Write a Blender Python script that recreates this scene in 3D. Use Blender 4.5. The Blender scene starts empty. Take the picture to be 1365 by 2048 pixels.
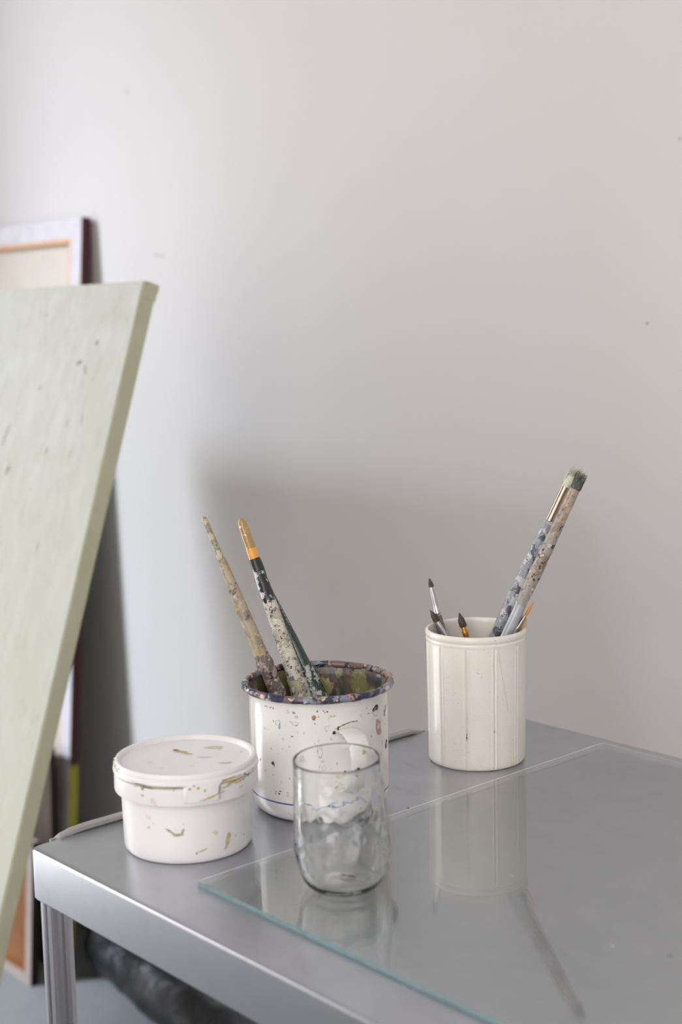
import bpy, bmesh, math, random
from mathutils import Vector, Matrix, noise
PI = math.pi
sc = bpy.context.scene
COL = sc.collection

# ------------------------------------------------------------------ camera
F_PX, PITCH, ROLL, YAW = 2834.2, 0.13263, 0.02169, 0.73036
CAM = Vector((0.0, 0.0, 1.33))
cam_d = bpy.data.cameras.new('camera'); cam = bpy.data.objects.new('camera', cam_d); COL.objects.link(cam)
cam_d.sensor_fit = 'VERTICAL'; cam_d.sensor_height = 36.0; cam_d.lens = F_PX / 2048 * 36.0
cam_d.clip_start = 0.02; cam_d.clip_end = 60
cp, sp = math.cos(PITCH), math.sin(PITCH); cr, sr = math.cos(ROLL), math.sin(ROLL)
def rollv(v): return Vector((cr * v[0] + sr * v[1], -sr * v[0] + cr * v[1], v[2]))
down_c, fwd_c, right_c = rollv((0, cp, sp)), rollv((0, -sp, cp)), rollv((1, 0, 0))
d_c = fwd_c * math.cos(YAW) - right_c * math.sin(YAW)
n_c = fwd_c * math.sin(YAW) + right_c * math.cos(YAW)
WM = Matrix((-d_c, n_c, -down_c))
ax = WM @ Vector((1, 0, 0)); ay = -(WM @ Vector((0, 1, 0))); az = -(WM @ Vector((0, 0, 1)))
m4 = Matrix((ax, ay, az)).transposed().to_4x4(); m4.translation = CAM
cam.matrix_world = m4
cam_d.dof.use_dof = True; cam_d.dof.focus_distance = 1.32; cam_d.dof.aperture_fstop = 4.5
sc.camera = cam

# ------------------------------------------------------------------ light
sc.view_settings.view_transform = 'Standard'; sc.view_settings.look = 'None'
sc.view_settings.gamma = 1.0; sc.view_settings.use_curve_mapping = False
sc.view_settings.exposure = 0.30
w = bpy.data.worlds.new('world'); sc.world = w; w.use_nodes = True
bg = w.node_tree.nodes['Background']; bg.inputs['Color'].default_value = (1.0, 0.935, 0.918, 1); bg.inputs['Strength'].default_value = 3.1
YF = -1.40          # wall with the window, behind the camera
XL, XR, ZC = -3.42, 1.9, 4.2
WY0, WY1, WZ0, WZ1 = -0.78, 0.30, 0.06, 3.30                        # floor-length window in the left wall
def window_light(name, size, size_y, loc, rot, energy, col, spread=180):
    la = bpy.data.lights.new(name, 'AREA'); la.shape = 'RECTANGLE'; la.size = size; la.size_y = size_y; la.energy = energy; la.color = col; la.spread = math.radians(spread)
    lo = bpy.data.objects.new(name, la); COL.objects.link(lo); lo.location = loc; lo.rotation_euler = [math.radians(a) for a in rot]
# bright sky high outside the window, and the dimmer daylight that comes level through the window itself
window_light('window_sky_light', 0.85, 0.90, (-4.48, -1.90, 3.50), (24, 0, 0), 195, (0.80, 0.88, 1.0), 112)
window_light('window_daylight', 0.90, 2.60, (XL - 0.02, -0.25, 1.40), (90, 0, -90), 15, (0.93, 0.96, 1.0))

# ------------------------------------------------------------------ materials
class NT:
    def __init__(s, name):
        s.m = bpy.data.materials.new(name); s.m.use_nodes = True; s.t = s.m.node_tree; s.n = s.t.nodes; s.n.clear()
        s.out = s.n.new('ShaderNodeOutputMaterial'); s.p = s.n.new('ShaderNodeBsdfPrincipled')
        s.t.links.new(s.p.outputs[0], s.out.inputs[0]); s.tc = s.n.new('ShaderNodeTexCoord')
    def L(s, a, b): s.t.links.new(a, b)
    def mapc(s, scale=(1, 1, 1), rot=(0, 0, 0), loc=(0, 0, 0)):
        mp = s.n.new('ShaderNodeMapping'); mp.inputs['Scale'].default_value = scale; mp.inputs['Rotation'].default_value = rot
        mp.inputs['Location'].default_value = loc; s.L(s.tc.outputs['Object'], mp.inputs[0]); return mp.outputs[0]
    def noise(s, co, scale, detail=3, rough=0.55, dist=0.0):
        x = s.n.new('ShaderNodeTexNoise'); x.inputs['Scale'].default_value = scale; x.inputs['Detail'].default_value = detail
        x.inputs['Roughness'].default_value = rough; x.inputs['Distortion'].default_value = dist; s.L(co, x.inputs['Vector']); return x.outputs[0]
    def ramp(s, f, a, b):
        r = s.n.new('ShaderNodeMapRange'); r.inputs[1].default_value = a; r.inputs[2].default_value = b; s.L(f, r.inputs[0]); return r.outputs[0]
    def mix(s, f, a, b):
        x = s.n.new('ShaderNodeMix'); x.data_type = 'RGBA'
        if hasattr(f, 'node'): s.L(f, x.inputs[0])
        else: x.inputs[0].default_value = f
        for q, v in ((6, a), (7, b)):
            if hasattr(v, 'node'): s.L(v, x.inputs[q])
            else: x.inputs[q].default_value = (*v, 1)
        return x.outputs[2]
    def math(s, op, a, b=0.0):
        x = s.n.new('ShaderNodeMath'); x.operation = op
        for q, v in ((0, a), (1, b)):
            if hasattr(v, 'node'): s.L(v, x.inputs[q])
            else: x.inputs[q].default_value = v
        return x.outputs[0]
    def bump(s, h, strength=0.2, dist=0.001):
        b = s.n.new('ShaderNodeBump'); b.inputs['Strength'].default_value = strength; b.inputs['Distance'].default_value = dist
        s.L(h, b.inputs['Height']); s.L(b.outputs[0], s.p.inputs['Normal'])
    def set(s, col=None, rough=0.5, metal=0.0, spec=0.5, coat=0.0):
        if col is not None:
            if hasattr(col, 'node'): s.L(col, s.p.inputs['Base Color'])
            else: s.p.inputs['Base Color'].default_value = (*col, 1)
        if hasattr(rough, 'node'): s.L(rough, s.p.inputs['Roughness'])
        else: s.p.inputs['Roughness'].default_value = rough
        s.p.inputs['Metallic'].default_value = metal; s.p.inputs['Specular IOR Level'].default_value = spec
        s.p.inputs['Coat Weight'].default_value = coat; s.p.inputs['Coat Roughness'].default_value = 0.06
        return s.m
def hexc(h):
    r = [int(h[i:i + 2], 16) / 255 for i in (0, 2, 4)]
    return tuple(c / 12.92 if c <= 0.04045 else ((c + 0.055) / 1.055) ** 2.4 for c in r)
def flat(name, h, rough=0.5, spec=0.5, metal=0.0, nscale=60, amt=0.12, coat=0.0):
    t = NT(name); c = hexc(h); n = t.noise(t.mapc(), nscale, 4)
    col = t.mix(t.ramp(n, 0.3, 0.7), tuple(x * (1 - amt) for x in c), tuple(min(1, x * (1 + amt * 0.5)) for x in c))
    return t.set(col, rough, metal, spec, coat)
def crust(name, base, layers, rough=0.5, bump=0.5, coat=0.0, dist=0.0008):
    """painted / spattered surface: layers = (colour, (sx,sy,sz), scale, threshold, softness, offset)"""
    t = NT(name); col = hexc(base) if isinstance(base, str) else base; h = None
    for c, sc3, s, th, soft, off in layers:
        n = t.noise(t.mapc(sc3, loc=(off, off * 1.7, off * 0.3)), s, 4, 0.6)
        f = t.ramp(n, th, th + soft); col = t.mix(f, col, hexc(c)); h = f if h is None else t.math('ADD', h, f)
    if h is not None and bump: t.bump(h, bump, dist)
    return t.set(col, rough, 0, 0.5, coat)

def wall_mat():
    t = NT('painted_plaster'); co = t.mapc()
    big = t.noise(co, 1.6, 2); fine = t.noise(co, 260, 3, 0.6)
    col = t.mix(t.ramp(big, 0.3, 0.7), hexc('C9C7C5'), hexc('CCCAC9'))
    sm = t.ramp(t.noise(t.mapc((1, 1, 1.4), loc=(3, 1, 2)), 9, 5, 0.6), 0.70, 0.80)
    col = t.mix(t.math('MULTIPLY', sm, 0.10), col, hexc('B9B4AE'))
    t.bump(fine, 0.12, 0.0006); return t.set(col, 0.75, 0, 0.25)
M = {}
M['wall'] = wall_mat()
def floor_mat():
    t = NT('concrete_floor'); co = t.mapc()
    c = t.mix(t.ramp(t.noise(co, 3.5, 6, 0.65), 0.3, 0.7), hexc('7C8083'), hexc('8D9194')); t.bump(t.noise(co, 90, 4), 0.2, 0.001)
    return t.set(c, 0.55, 0, 0.4)
M['floor'] = floor_mat()
def steel(name, sx, sy, sz, rough, col='BBBEC4', smudge=True):
    t = NT(name); br = t.noise(t.mapc((sx, sy, sz)), 1.0, 3, 0.7)
    r = t.ramp(br, 0.2, 0.8)
    mott = t.noise(t.mapc(), 22, 5, 0.6)
    fine = t.noise(t.mapc(), 900, 2, 0.6)
    ro = t.math('ADD', t.math('MULTIPLY', mott, 0.14), rough - 0.07)
    c = t.mix(t.ramp(mott, 0.3, 0.75), hexc(col), tuple(x * 0.90 for x in hexc(col)))
    c = t.mix(t.math('MULTIPLY', t.ramp(fine, 0.35, 0.7), 0.22), c, tuple(min(1, x * 1.3) for x in hexc(col)))
    if smudge:
        sm = t.ramp(t.noise(t.mapc((1, 2.2, 1), loc=(0.4, 0.7, 0)), 11, 5, 0.62, 0.6), 0.60, 0.78)
        c = t.mix(t.math('MULTIPLY', sm, 0.25), c, hexc('8E8A88')); ro = t.math('ADD', ro, t.math('MULTIPLY', sm, 0.06))
    t.bump(r, 0.06, 0.0004); return t.set(c, ro, 1.0, 0.5)
M['steel_top'] = steel('brushed_steel_top', 30, 900, 30, 0.33)
M['steel'] = steel('brushed_steel', 40, 40, 900, 0.22, 'C0C0C4', False)

def glass_sheet_mat():
    m = bpy.data.materials.new('window_glass_sheet'); m.use_nodes = True; n = m.node_tree.nodes; L = m.node_tree.links; n.clear()
    out = n.new('ShaderNodeOutputMaterial'); mx = n.new('ShaderNodeMixShader'); tr = n.new('ShaderNodeBsdfTransparent'); gl = n.new('ShaderNodeBsdfGlossy')
    fr = n.new('ShaderNodeFresnel'); 
    ge = n.new('ShaderNodeNewGeometry'); io = n.new('ShaderNodeMapRange'); io.inputs[3].default_value = 1.5; io.inputs[4].default_value = 1 / 1.5   # same reflectance on both faces
    L.new(ge.outputs['Backfacing'], io.inputs[0]); L.new(io.outputs[0], fr.inputs[0])
    tr.inputs[0].default_value = (0.972, 0.982, 0.977, 1); gl.inputs['Roughness'].default_value = 0.012
    tc = n.new('ShaderNodeTexCoord'); no = n.new('ShaderNodeTexNoise'); no.inputs['Scale'].default_value = 25; no.inputs['Detail'].default_value = 4
    L.new(tc.outputs['Object'], no.inputs['Vector']); mr = n.new('ShaderNodeMapRange'); mr.inputs[1].default_value = 0.3; mr.inputs[2].default_value = 0.7
    mr.inputs[3].default_value = 0.9; mr.inputs[4].default_value = 1.0; L.new(no.outputs[0], mr.inputs[0])
    mu = n.new('ShaderNodeMath'); mu.operation = 'MULTIPLY'; L.new(fr.outputs[0], mu.inputs[0]); L.new(mr.outputs[0], mu.inputs[1])
    L.new(mu.outputs[0], mx.inputs[0]); L.new(tr.outputs[0], mx.inputs[1]); L.new(gl.outputs[0], mx.inputs[2]); L.new(mx.outputs[0], out.inputs[0]); return m
M['sheet'] = glass_sheet_mat()
M['sheet_edge'] = flat('ground_glass_edge', '7A9799', 0.25, 0.6, nscale=200, amt=0.2)
M['sheet_glint'] = flat('painted_edge_glint', 'D2DEDB', 0.15, 0.7, nscale=200, amt=0.15)  # pale colour stands in for the edge highlight
def glass_mat():
    m = bpy.data.materials.new('clear_blown_glass'); m.use_nodes = True; n = m.node_tree.nodes; L = m.node_tree.links; n.clear()
    out = n.new('ShaderNodeOutputMaterial'); g = n.new('ShaderNodeBsdfGlass'); g.inputs['IOR'].default_value = 1.42; g.inputs['Roughness'].default_value = 0.0
    g.inputs['Color'].default_value = (0.985, 0.99, 0.99, 1)
    tc = n.new('ShaderNodeTexCoord'); no = n.new('ShaderNodeTexNoise'); no.inputs['Scale'].default_value = 130; no.inputs['Detail'].default_value = 2
    b = n.new('ShaderNodeBump'); b.inputs['Strength'].default_value = 0.16; b.inputs['Distance'].default_value = 0.001
    L.new(tc.outputs['Object'], no.inputs['Vector']); L.new(no.outputs[0], b.inputs['Height']); L.new(b.outputs[0], g.inputs['Normal'])
    L.new(g.outputs[0], out.inputs[0]); return m
M['glass'] = glass_mat()

# ------------------------------------------------------------------ helpers
def tagp(o, label=None, cat=None, group=None, kind=None):
    if label: o['label'] = label
    if cat: o['category'] = cat
    if group: o['group'] = group
    if kind: o['kind'] = kind
    return o
def thing(name, loc, label, cat, group=None):
    o = bpy.data.objects.new(name, None); COL.objects.link(o); o.location = loc; o.empty_display_size = 0.03
    return tagp(o, label, cat, group)
def base_of(p):
    v = Vector(p.location)
    while p.parent: p = p.parent; v += Vector(p.location)
    return v
def obj(name, bm, mats, parent=None, smooth=True, angle=40, loc=None, bevel=0.0):
    """geometry is built in world coordinates and stored relative to its thing's base"""
    bmesh.ops.recalc_face_normals(bm, faces=[f for f in bm.faces if not f.tag])
    off = base_of(parent) if parent else Vector(loc or (0, 0, 0))
    me = bpy.data.meshes.new(name)
    for v in bm.verts: v.co -= off
    bm.to_mesh(me); bm.free()
    for m in (mats if isinstance(mats, (list, tuple)) else [mats]): me.materials.append(m)
    o = bpy.data.objects.new(name, me); COL.objects.link(o)
    if parent: o.parent = parent
    else: o.location = off
    if smooth:
        for p in me.polygons: p.use_smooth = True
        me.set_sharp_from_angle(angle=math.radians(angle))
    if bevel:
        b = o.modifiers.new('bevel', 'BEVEL'); b.width = bevel; b.segments = 3; b.limit_method = 'ANGLE'
    return o
def add_box(bm, x0, x1, y0, y1, z0, z1, mi=0, mat=None):
    vs = [bm.verts.new(Vector((x, y, z))) for z in (z0, z1) for y in (y0, y1) for x in (x0, x1)]
    if mat is not None:
        for v in vs: v.co = mat @ v.co
    fs = []
    for q in ((0, 2, 3, 1), (4, 5, 7, 6), (0, 1, 5, 4), (2, 6, 7, 3), (0, 4, 6, 2), (1, 3, 7, 5)):
        f = bm.faces.new([vs[i] for i in q]); f.material_index = mi; fs.append(f)
    return vs, fs
def add_lathe(bm, prof, c, n=96, fn=None, mi=0, closed=False, frame=None):
    """prof = [(r,z)...]; fn(theta,r,z)->(r,z); c = base point; frame = (origin, ex, ey, ez)"""
    rings = []
    for r, z in prof:
        ring = []
        if r < 1e-6:
            p = Vector((0, 0, z)); ring = [p]
        else:
            for k in range(n):
                th = 2 * PI * k / n; rr, zz = (fn(th, r, z) if fn else (r, z))
                ring.append(Vector((rr * math.cos(th), rr * math.sin(th), zz)))
        if frame:
            o_, ex, ey, ez = frame; ring = [o_ + ex * p.x + ey * p.y + ez * p.z for p in ring]
        else: ring = [Vector(c) + p for p in ring]
        rings.append([bm.verts.new(p) for p in ring])
    pairs = list(zip(rings, rings[1:])) + ([(rings[-1], rings[0])] if closed else [])
    for a, b in pairs:
        for k in range(n):
            k2 = (k + 1) % n
            if len(a) == 1 and len(b) == 1: break
            if len(a) == 1: f = bm.faces.new((a[0], b[k2], b[k]))
            elif len(b) == 1: f = bm.faces.new((a[k], a[k2], b[0]))
            else: f = bm.faces.new((a[k], a[k2], b[k2], b[k]))
            f.material_index = mi
    return rings
def add_tube(bm, pts, radii, n=12, mi=0, caps=True):
    pts = [Vector(p) for p in pts]; rings = []
    up = Vector((0, 0, 1))
    for i, p in enumerate(pts):
        t = (pts[min(i + 1, len(pts) - 1)] - pts[max(i - 1, 0)]).normalized()
        a = t.cross(up)
        if a.length < 1e-4: a = t.cross(Vector((1, 0, 0)))
        a.normalize(); b = t.cross(a).normalized(); r = radii[i] if isinstance(radii, (list, tuple)) else radii
        rings.append([bm.verts.new(p + a * (r * math.cos(2 * PI * k / n)) + b * (r * math.sin(2 * PI * k / n))) for k in range(n)])
    for A, B in zip(rings, rings[1:]):
        for k in range(n):
            f = bm.faces.new((A[k], A[(k + 1) % n], B[(k + 1) % n], B[k])); f.material_index = mi
    if caps:
        for R in (rings[0], rings[-1]):
            f = bm.faces.new(R); f.material_index = mi
    return rings
def blob(bm, surf, u0, v0, su, sv, seed, mi, n=14, rough=0.35, ring=0.0, ang=0.0):
    """irregular paint mark lying on a surface: surf(u,v)->point, sizes in the units of u and v"""
    rnd = random.Random(seed); rr = [1 + rnd.uniform(-rough, rough) for _ in range(n)]
    rr = [(rr[k] + rr[(k + 1) % n]) / 2 for k in range(n)]
    def P(k, s):
        a = 2 * PI * k / n; x = math.cos(a) * rr[k] * s; y = math.sin(a) * rr[k] * s
        x, y = x * su, y * sv
        return surf(u0 + x * math.cos(ang) - y * math.sin(ang), v0 + x * math.sin(ang) + y * math.cos(ang))
    outer = [bm.verts.new(P(k, 1)) for k in range(n)]
    if ring:
        inner = [bm.verts.new(P(k, 1 - ring)) for k in range(n)]
        fs = [bm.faces.new((outer[k], outer[(k + 1) % n], inner[(k + 1) % n], inner[k])) for k in range(n)]
    else:
        mid = [bm.verts.new(P(k, 0.5)) for k in range(n)]; c = bm.verts.new(surf(u0, v0))
        fs = [bm.faces.new((outer[k], outer[(k + 1) % n], mid[(k + 1) % n], mid[k])) for k in range(n)]
        fs += [bm.faces.new((mid[k], mid[(k + 1) % n], c)) for k in range(n)]
    for f in fs: f.material_index = mi; f.tag = True
    return fs
def flipfix(bm, ref):
    for f in bm.faces:
        if f.tag:
            f.normal_update(); r = ref(f.calc_center_median())
            if f.normal.dot(r) < 0: f.normal_flip()

# ------------------------------------------------------------------ the setting
YW = 1.585
def slab(name, x0, x1, y0, y1, z0, z1, mat):
    bm = bmesh.new(); add_box(bm, x0, x1, y0, y1, z0, z1)
    return tagp(obj(name, bm, mat, smooth=False), kind='structure')
def surfW(off=0.0004): return lambda u, v: Vector((u, YW - off, v))
bm = bmesh.new(); add_box(bm, XL, XR, YW, YW + 0.15, 0, ZC)
M['scuff'] = flat('grey_wall_scuff', 'A9A6A3', 0.8, 0.2, nscale=90, amt=0.25)
M['dotm'] = flat('dark_wall_speck', '6B5A48', 0.8, 0.2, nscale=90, amt=0.25)
blob(bm, surfW(), -2.283, 1.466, 0.010, 0.0022, 1, 1, rough=0.6); blob(bm, surfW(), -2.262, 1.463, 0.008, 0.0014, 2, 1, rough=0.6)
blob(bm, surfW(), -1.147, 1.321, 0.0016, 0.0018, 3, 2); blob(bm, surfW(), -1.098, 1.556, 0.0016, 0.002, 4, 1)
blob(bm, surfW(), -2.36, 1.78, 0.004, 0.003, 5, 1)
flipfix(bm, lambda c: Vector((0, -1, 0)))
tagp(obj('wall_back', bm, [M['wall'], M['scuff'], M['dotm']], smooth=False), kind='structure')
slab('floor', XL, XR, YF - 2.0, YW, -0.12, 0.0, M['floor'])
slab('ceiling', XL, XR, YF - 0.15, YW + 0.15, ZC, ZC + 0.12, M['wall'])
slab('wall_right', XR, XR + 0.15, YF - 2.0, YW + 0.15, 0, ZC, M['wall'])
bm = bmesh.new()
add_box(bm, XL - 0.15, XL, WY1, YW + 0.15, 0, ZC); add_box(bm, XL - 0.15, XL, YF - 0.15, WY0, 0, ZC)
add_box(bm, XL - 0.15, XL, WY0, WY1, 0, WZ0); add_box(bm, XL - 0.15, XL, WY0, WY1, WZ1, ZC)
tagp(obj('wall_left', bm, M['wall'], smooth=False), kind='structure')
bm = bmesh.new(); add_box(bm, XL, -0.7, YF - 0.15, YF, 0, ZC)       # short wall behind; left open to the right of it to let fill light in
tagp(obj('wall_front', bm, M['wall'], smooth=False), kind='structure')

# ------------------------------------------------------------------ steel table
TZ = 0.90; TX0, TX1, TY0, TY1 = -1.029, 0.36, 0.561, 1.143
tbl = thing('steel_table', (-0.33, 0.85, 0.0), 'brushed stainless steel work table with folded front edge, standing off the pale wall', 'table')
def rounded_rect(x0, x1, y0, y1, r, n=6):
    pts = []
    for cx_, cy_, a0 in ((x1 - r, y1 - r, 0), (x0 + r, y1 - r, PI / 2), (x0 + r, y0 + r, PI), (x1 - r, y0 + r, 1.5 * PI)):
        for k in range(n + 1):
            a = a0 + PI / 2 * k / n; pts.append((cx_ + r * math.cos(a), cy_ + r * math.sin(a)))
    return pts
bm = bmesh.new(); rings = []; e = 0.0026
lv = [(TZ - 0.0435, 0.006), (TZ - 0.0435, 0.0012), (TZ - 0.042, 0.0)] + [(TZ - e + e * math.sin(a), e * (1 - math.cos(a))) for a in (0, .3, .6, .9, 1.2, PI / 2)]
for z, inset in lv:
    rings.append([bm.verts.new((x, y, z)) for x, y in rounded_rect(TX0 + inset, TX1 - inset, TY0 + inset, TY1 - inset, 0.010 - min(inset, 0.005))])
for A, B in zip(rings, rings[1:]):
    for k in range(len(A)): bm.faces.new((A[k], A[(k + 1) % len(A)], B[(k + 1) % len(A)], B[k]))
bm.faces.new(rings[-1]); bm.faces.new(rings[0])
M['speck'] = flat('pale_paint_speck', 'E2E4E4', 0.5, nscale=300); M['speckd'] = flat('dark_paint_speck', '6F6260', 0.6, nscale=300)
surfT = lambda u, v: Vector((u, v, TZ + 0.0002))
blob(bm, surfT, -0.870, 0.852, 0.0016, 0.0014, 8, 1)
flipfix(bm, lambda c: Vector((0, 0, 1)))
top = obj('tabletop', bm, [M['steel_top'], M['speckd']], tbl, angle=30)
M['rail'] = flat('worn_steel_rail', 'B4B3B0', 0.42, 0.5, metal=0.55, nscale=80)
bm = bmesh.new()                                                    # raised side rail along the left edge
pth = [(-1.0325, 0.583, 0.870), (-1.0325, 0.584, 0.892), (-1.0325, 0.588, 0.8975), (-1.0325, 0.595, 0.9015), (-1.0325, 0.606, 0.9038), (-1.0325, 0.62, 0.9045)]
pth += [(-1.0325, 0.62 + (1.00 - 0.62) * k / 6, 0.9045) for k in range(1, 7)]
pth += [(-1.0325, 1.015, 0.9040), (-1.0325, 1.027, 0.9015), (-1.0325, 1.036, 0.896), (-1.0325, 1.038, 0.870)]
prev = None
for i, p in enumerate(pth):
    p = Vector(p); q = pth[min(i + 1, len(pth) - 1)]; r_ = pth[max(i - 1, 0)]; t = (Vector(q) - Vector(r_)).normalized()
    nrm = Vector((0, -t.z, t.y)); w_, h_ = 0.0042, 0.0016
    ring = [bm.verts.new(p + Vector((1, 0, 0)) * a + nrm * b) for a, b in ((-w_, 0), (-w_, -h_ * 2), (w_, -h_ * 2), (w_, 0), (w_ * .6, h_ * .5), (-w_ * .6, h_ * .5))]
    if prev:
        for k in range(6): bm.faces.new((prev[k], prev[(k + 1) % 6], ring[(k + 1) % 6], ring[k]))
    else: bm.faces.new(ring)
    prev = ring
bm.faces.new(prev)
add_box(bm, -1.0335, -1.0315, 0.584, 1.037, 0.868, 0.9000)
add_box(bm, -1.033, -1.021, 0.60, 0.63, 0.872, 0.880); add_box(bm, -1.033, -1.021, 0.98, 1.01, 0.872, 0.880)
obj('side_rail', bm, M['rail'], tbl, angle=35)
def leg_bm(x, y, sx, sy):
    s = 0.0200; g = 0.0028; bm = bmesh.new()                        # grooved square profile
    half = s / 2
    side = [(-half + 0.002, -half), (-0.0042, -half), (-0.0036, -half + g), (0.0008, -half + g), (0.0012, -half + 0.0006), (0.0050, -half + 0.0006), (0.0056, -half + 0.0014), (half - 0.002, -half + 0.0014 * 0), (half - 0.0006, -half + 0.0006)]
    pts = []
    for k in range(4):
        c, s_ = round(math.cos(k * PI / 2)), round(math.sin(k * PI / 2))
        pts += [(px * c - py * s_, px * s_ + py * c) for px, py in side]
    A = [bm.verts.new((x + a, y + b, 0.012)) for a, b in pts]; B = [bm.verts.new((x + a, y + b, 0.8575)) for a, b in pts]
    for k in range(len(A)): bm.faces.new((A[k], A[(k + 1) % len(A)], B[(k + 1) % len(A)], B[k]))
    bm.faces.new(A); bm.faces.new(B)
    return bm
M['foot'] = flat('black_rubber_foot', '242424', 0.7)
for x, y in ((TX0 + 0.014, TY0 + 0.016), (TX1 - 0.014, TY0 + 0.016), (TX0 + 0.014, TY1 - 0.016), (TX1 - 0.014, TY1 - 0.016)):
    lg = obj('leg', leg_bm(x, y, 1, 1), M['steel'], tbl, angle=25)
    bm = bmesh.new(); add_lathe(bm, [(0, 0), (0.012, 0), (0.012, 0.009), (0.009, 0.0125), (0, 0.0125)], (x, y, 0), 20); obj('foot', bm, M['foot'], lg)

# ------------------------------------------------------------------ sheet of glass on the table
gs = bmesh.new(); gx0, gx1, gy0, gy1, gt = -0.862, 0.20, 0.614, 1.120, 0.0032
vs, fs = add_box(gs, gx0, gx1, gy0, gy1, TZ + 0.0003, TZ + 0.0003 + gt)
for f in gs.faces:
    c = f.calc_center_median()
    if abs(c.z - TZ - 0.0003 - gt / 2) < 1e-4: f.material_index = 1 if c.y < gy0 + 1e-4 or c.x > gx1 - 1e-4 else 0
for q in ((gx0, gx0 + 0.0012, gy0, gy1), (gx0, gx1, gy1 - 0.0007, gy1)):   # pale strips paint a highlight along the far edges
    f = gs.faces.new([gs.verts.new((x, y, TZ + 0.0003 + gt + 0.00004)) for x, y in ((q[0], q[2]), (q[1], q[2]), (q[1], q[3]), (q[0], q[3]))]); f.material_index = 4; f.tag = True
GZ = TZ + 0.0003 + gt
surfG = lambda u, v: Vector((u, v, GZ + 0.0001))
for (u, v, s, mi, sd) in ((-0.697, 0.794, 0.0011, 2, 3), (-0.566, 0.748, 0.0017, 2, 4), (-0.530, 0.763, 0.0015, 3, 5), (-0.727, 0.651, 0.0008, 2, 6), (-0.60, 0.90, 0.0006, 2, 7), (-0.72, 0.93, 0.0006, 3, 8), (-0.50, 0.88, 0.0007, 2, 9)):
    blob(gs, surfG, u, v, s, s * 0.7, sd, mi, rough=0.5)
flipfix(gs, lambda c: Vector((0, 0, 1)))
tagp(obj('glass_sheet', gs, [M['sheet'], M['sheet_edge'], M['speck'], M['speckd'], M['sheet_glint']], smooth=False, loc=(-0.33, 0.867, TZ)),
     'flat rectangular clear glass sheet with teal edge lying on the steel table', 'glass sheet')

# ------------------------------------------------------------------ stoneware crock
def stoneware():
    t = NT('cream_stoneware'); co = t.mapc()
    c = t.mix(t.ramp(t.noise(co, 14, 4), 0.3, 0.7), hexc('E3DED5'), hexc('EAE6DE'))
    fl = t.ramp(t.noise(co, 620, 2, 0.5), 0.66, 0.74); c = t.mix(t.math('MULTIPLY', fl, 0.35), c, hexc('8A7760'))
    fl2 = t.ramp(t.noise(t.mapc(loc=(2, 3, 1)), 260, 2, 0.4), 0.76, 0.79); c = t.mix(fl2, c, hexc('5F4A36'))
    t.bump(t.noise(co, 45, 4), 0.12, 0.001); return t.set(c, 0.38, 0, 0.5, 0.35)
M['stone'] = stoneware(); M['stone_dark'] = flat('brown_iron_spot', '4E3A28', 0.5); M['stone_crack'] = flat('fine_grey_crack', 'A0978B', 0.6)
CR = Vector((-0.9282, 1.0051, TZ))
crock = thing('stoneware_crock', CR, 'cream ribbed stoneware crock holding brushes, standing at the back of the steel table', 'crock')
def crock_fn(th, r, z):
    if r > 0.0462 and 0.0015 < z < 0.120:
        deg = math.degrees(th); a = ((deg + 91.0) / 32.727) % 1.0; d = min(a, 1 - a) * 32.727 * PI / 180 * r
        k = math.exp(-(d / 0.0007) ** 2) * 0.0011; side = math.exp(-((d - 0.0018) / 0.0011) ** 2) * 0.0005
        f = min(1, max(0, (0.120 - z) / 0.0015)); r = r - k * f + side * f
    return r, z
prof = [(0, 0.0012), (0.0435, 0.0012), (0.0452, 0.0), (0.0462, 0.0004), (0.0470, 0.002), (0.0474, 0.005)]
prof += [(0.0474 + (0.0485 - 0.0474) * (k / 22), 0.005 + (0.1185 - 0.005) * (k / 22)) for k in range(1, 23)]
prof += [(0.0485, 0.1195), (0.0486, 0.1205), (0.0489, 0.1215), (0.0490, 0.1225), (0.0487, 0.1235), (0.0483, 0.1242), (0.0486, 0.1250), (0.0492, 0.1260), (0.0494, 0.1280), (0.0492, 0.1300), (0.0484, 0.1312), (0.0472, 0.1316), (0.0460, 0.1310), (0.0453, 0.1295), (0.0450, 0.1270)]
prof += [(0.0448, 0.10), (0.0446, 0.06), (0.0442, 0.012), (0.0425, 0.0075), (0.038, 0.006), (0, 0.006)]
bm = bmesh.new(); add_lathe(bm, prof, CR, 440, crock_fn)
def crock_surf(u, v):
    r = 0.0474 + 0.0011 * min(1, v / 0.1185) + 0.00012; return CR + Vector((r * math.cos(u), r * math.sin(u), v))
for (a, z, su, sz, sd) in ((-58.6, 0.0330, .010, .0024, 1), (-58.4, 0.0365, .005, .0012, 2), (-62, 0.0165, .007, .0005, 3), (-44.2, 0.0969, .008, .0005, 4), (-46, 0.0975, .005, .0004, 5), (-26.2, 0.039, .008, .0008, 6), (-86, .09, .008, .0004, 7), (4, .085, .009, .0005, 8), (-35, .1235, .006, .0004, 9), (0, .10, .006, .0004, 19)):
    blob(bm, crock_surf, math.radians(a), z, su, sz, sd, 1, rough=0.5)
for k in range(26):                                                 # fine curved crack
    f = k / 25; a = math.radians(-21 + 13 * f ** 1.3); z = 0.122 - 0.062 * f
    blob(bm, crock_surf, a, z, 0.0028, 0.0014, 30 + k, 2, n=6, rough=0.3)
flipfix(bm, lambda c: Vector((c.x - CR.x, c.y - CR.y, 0)))
obj('crock_body', bm, [M['stone'], M['stone_dark'], M['stone_crack']], crock, angle=50)

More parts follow.
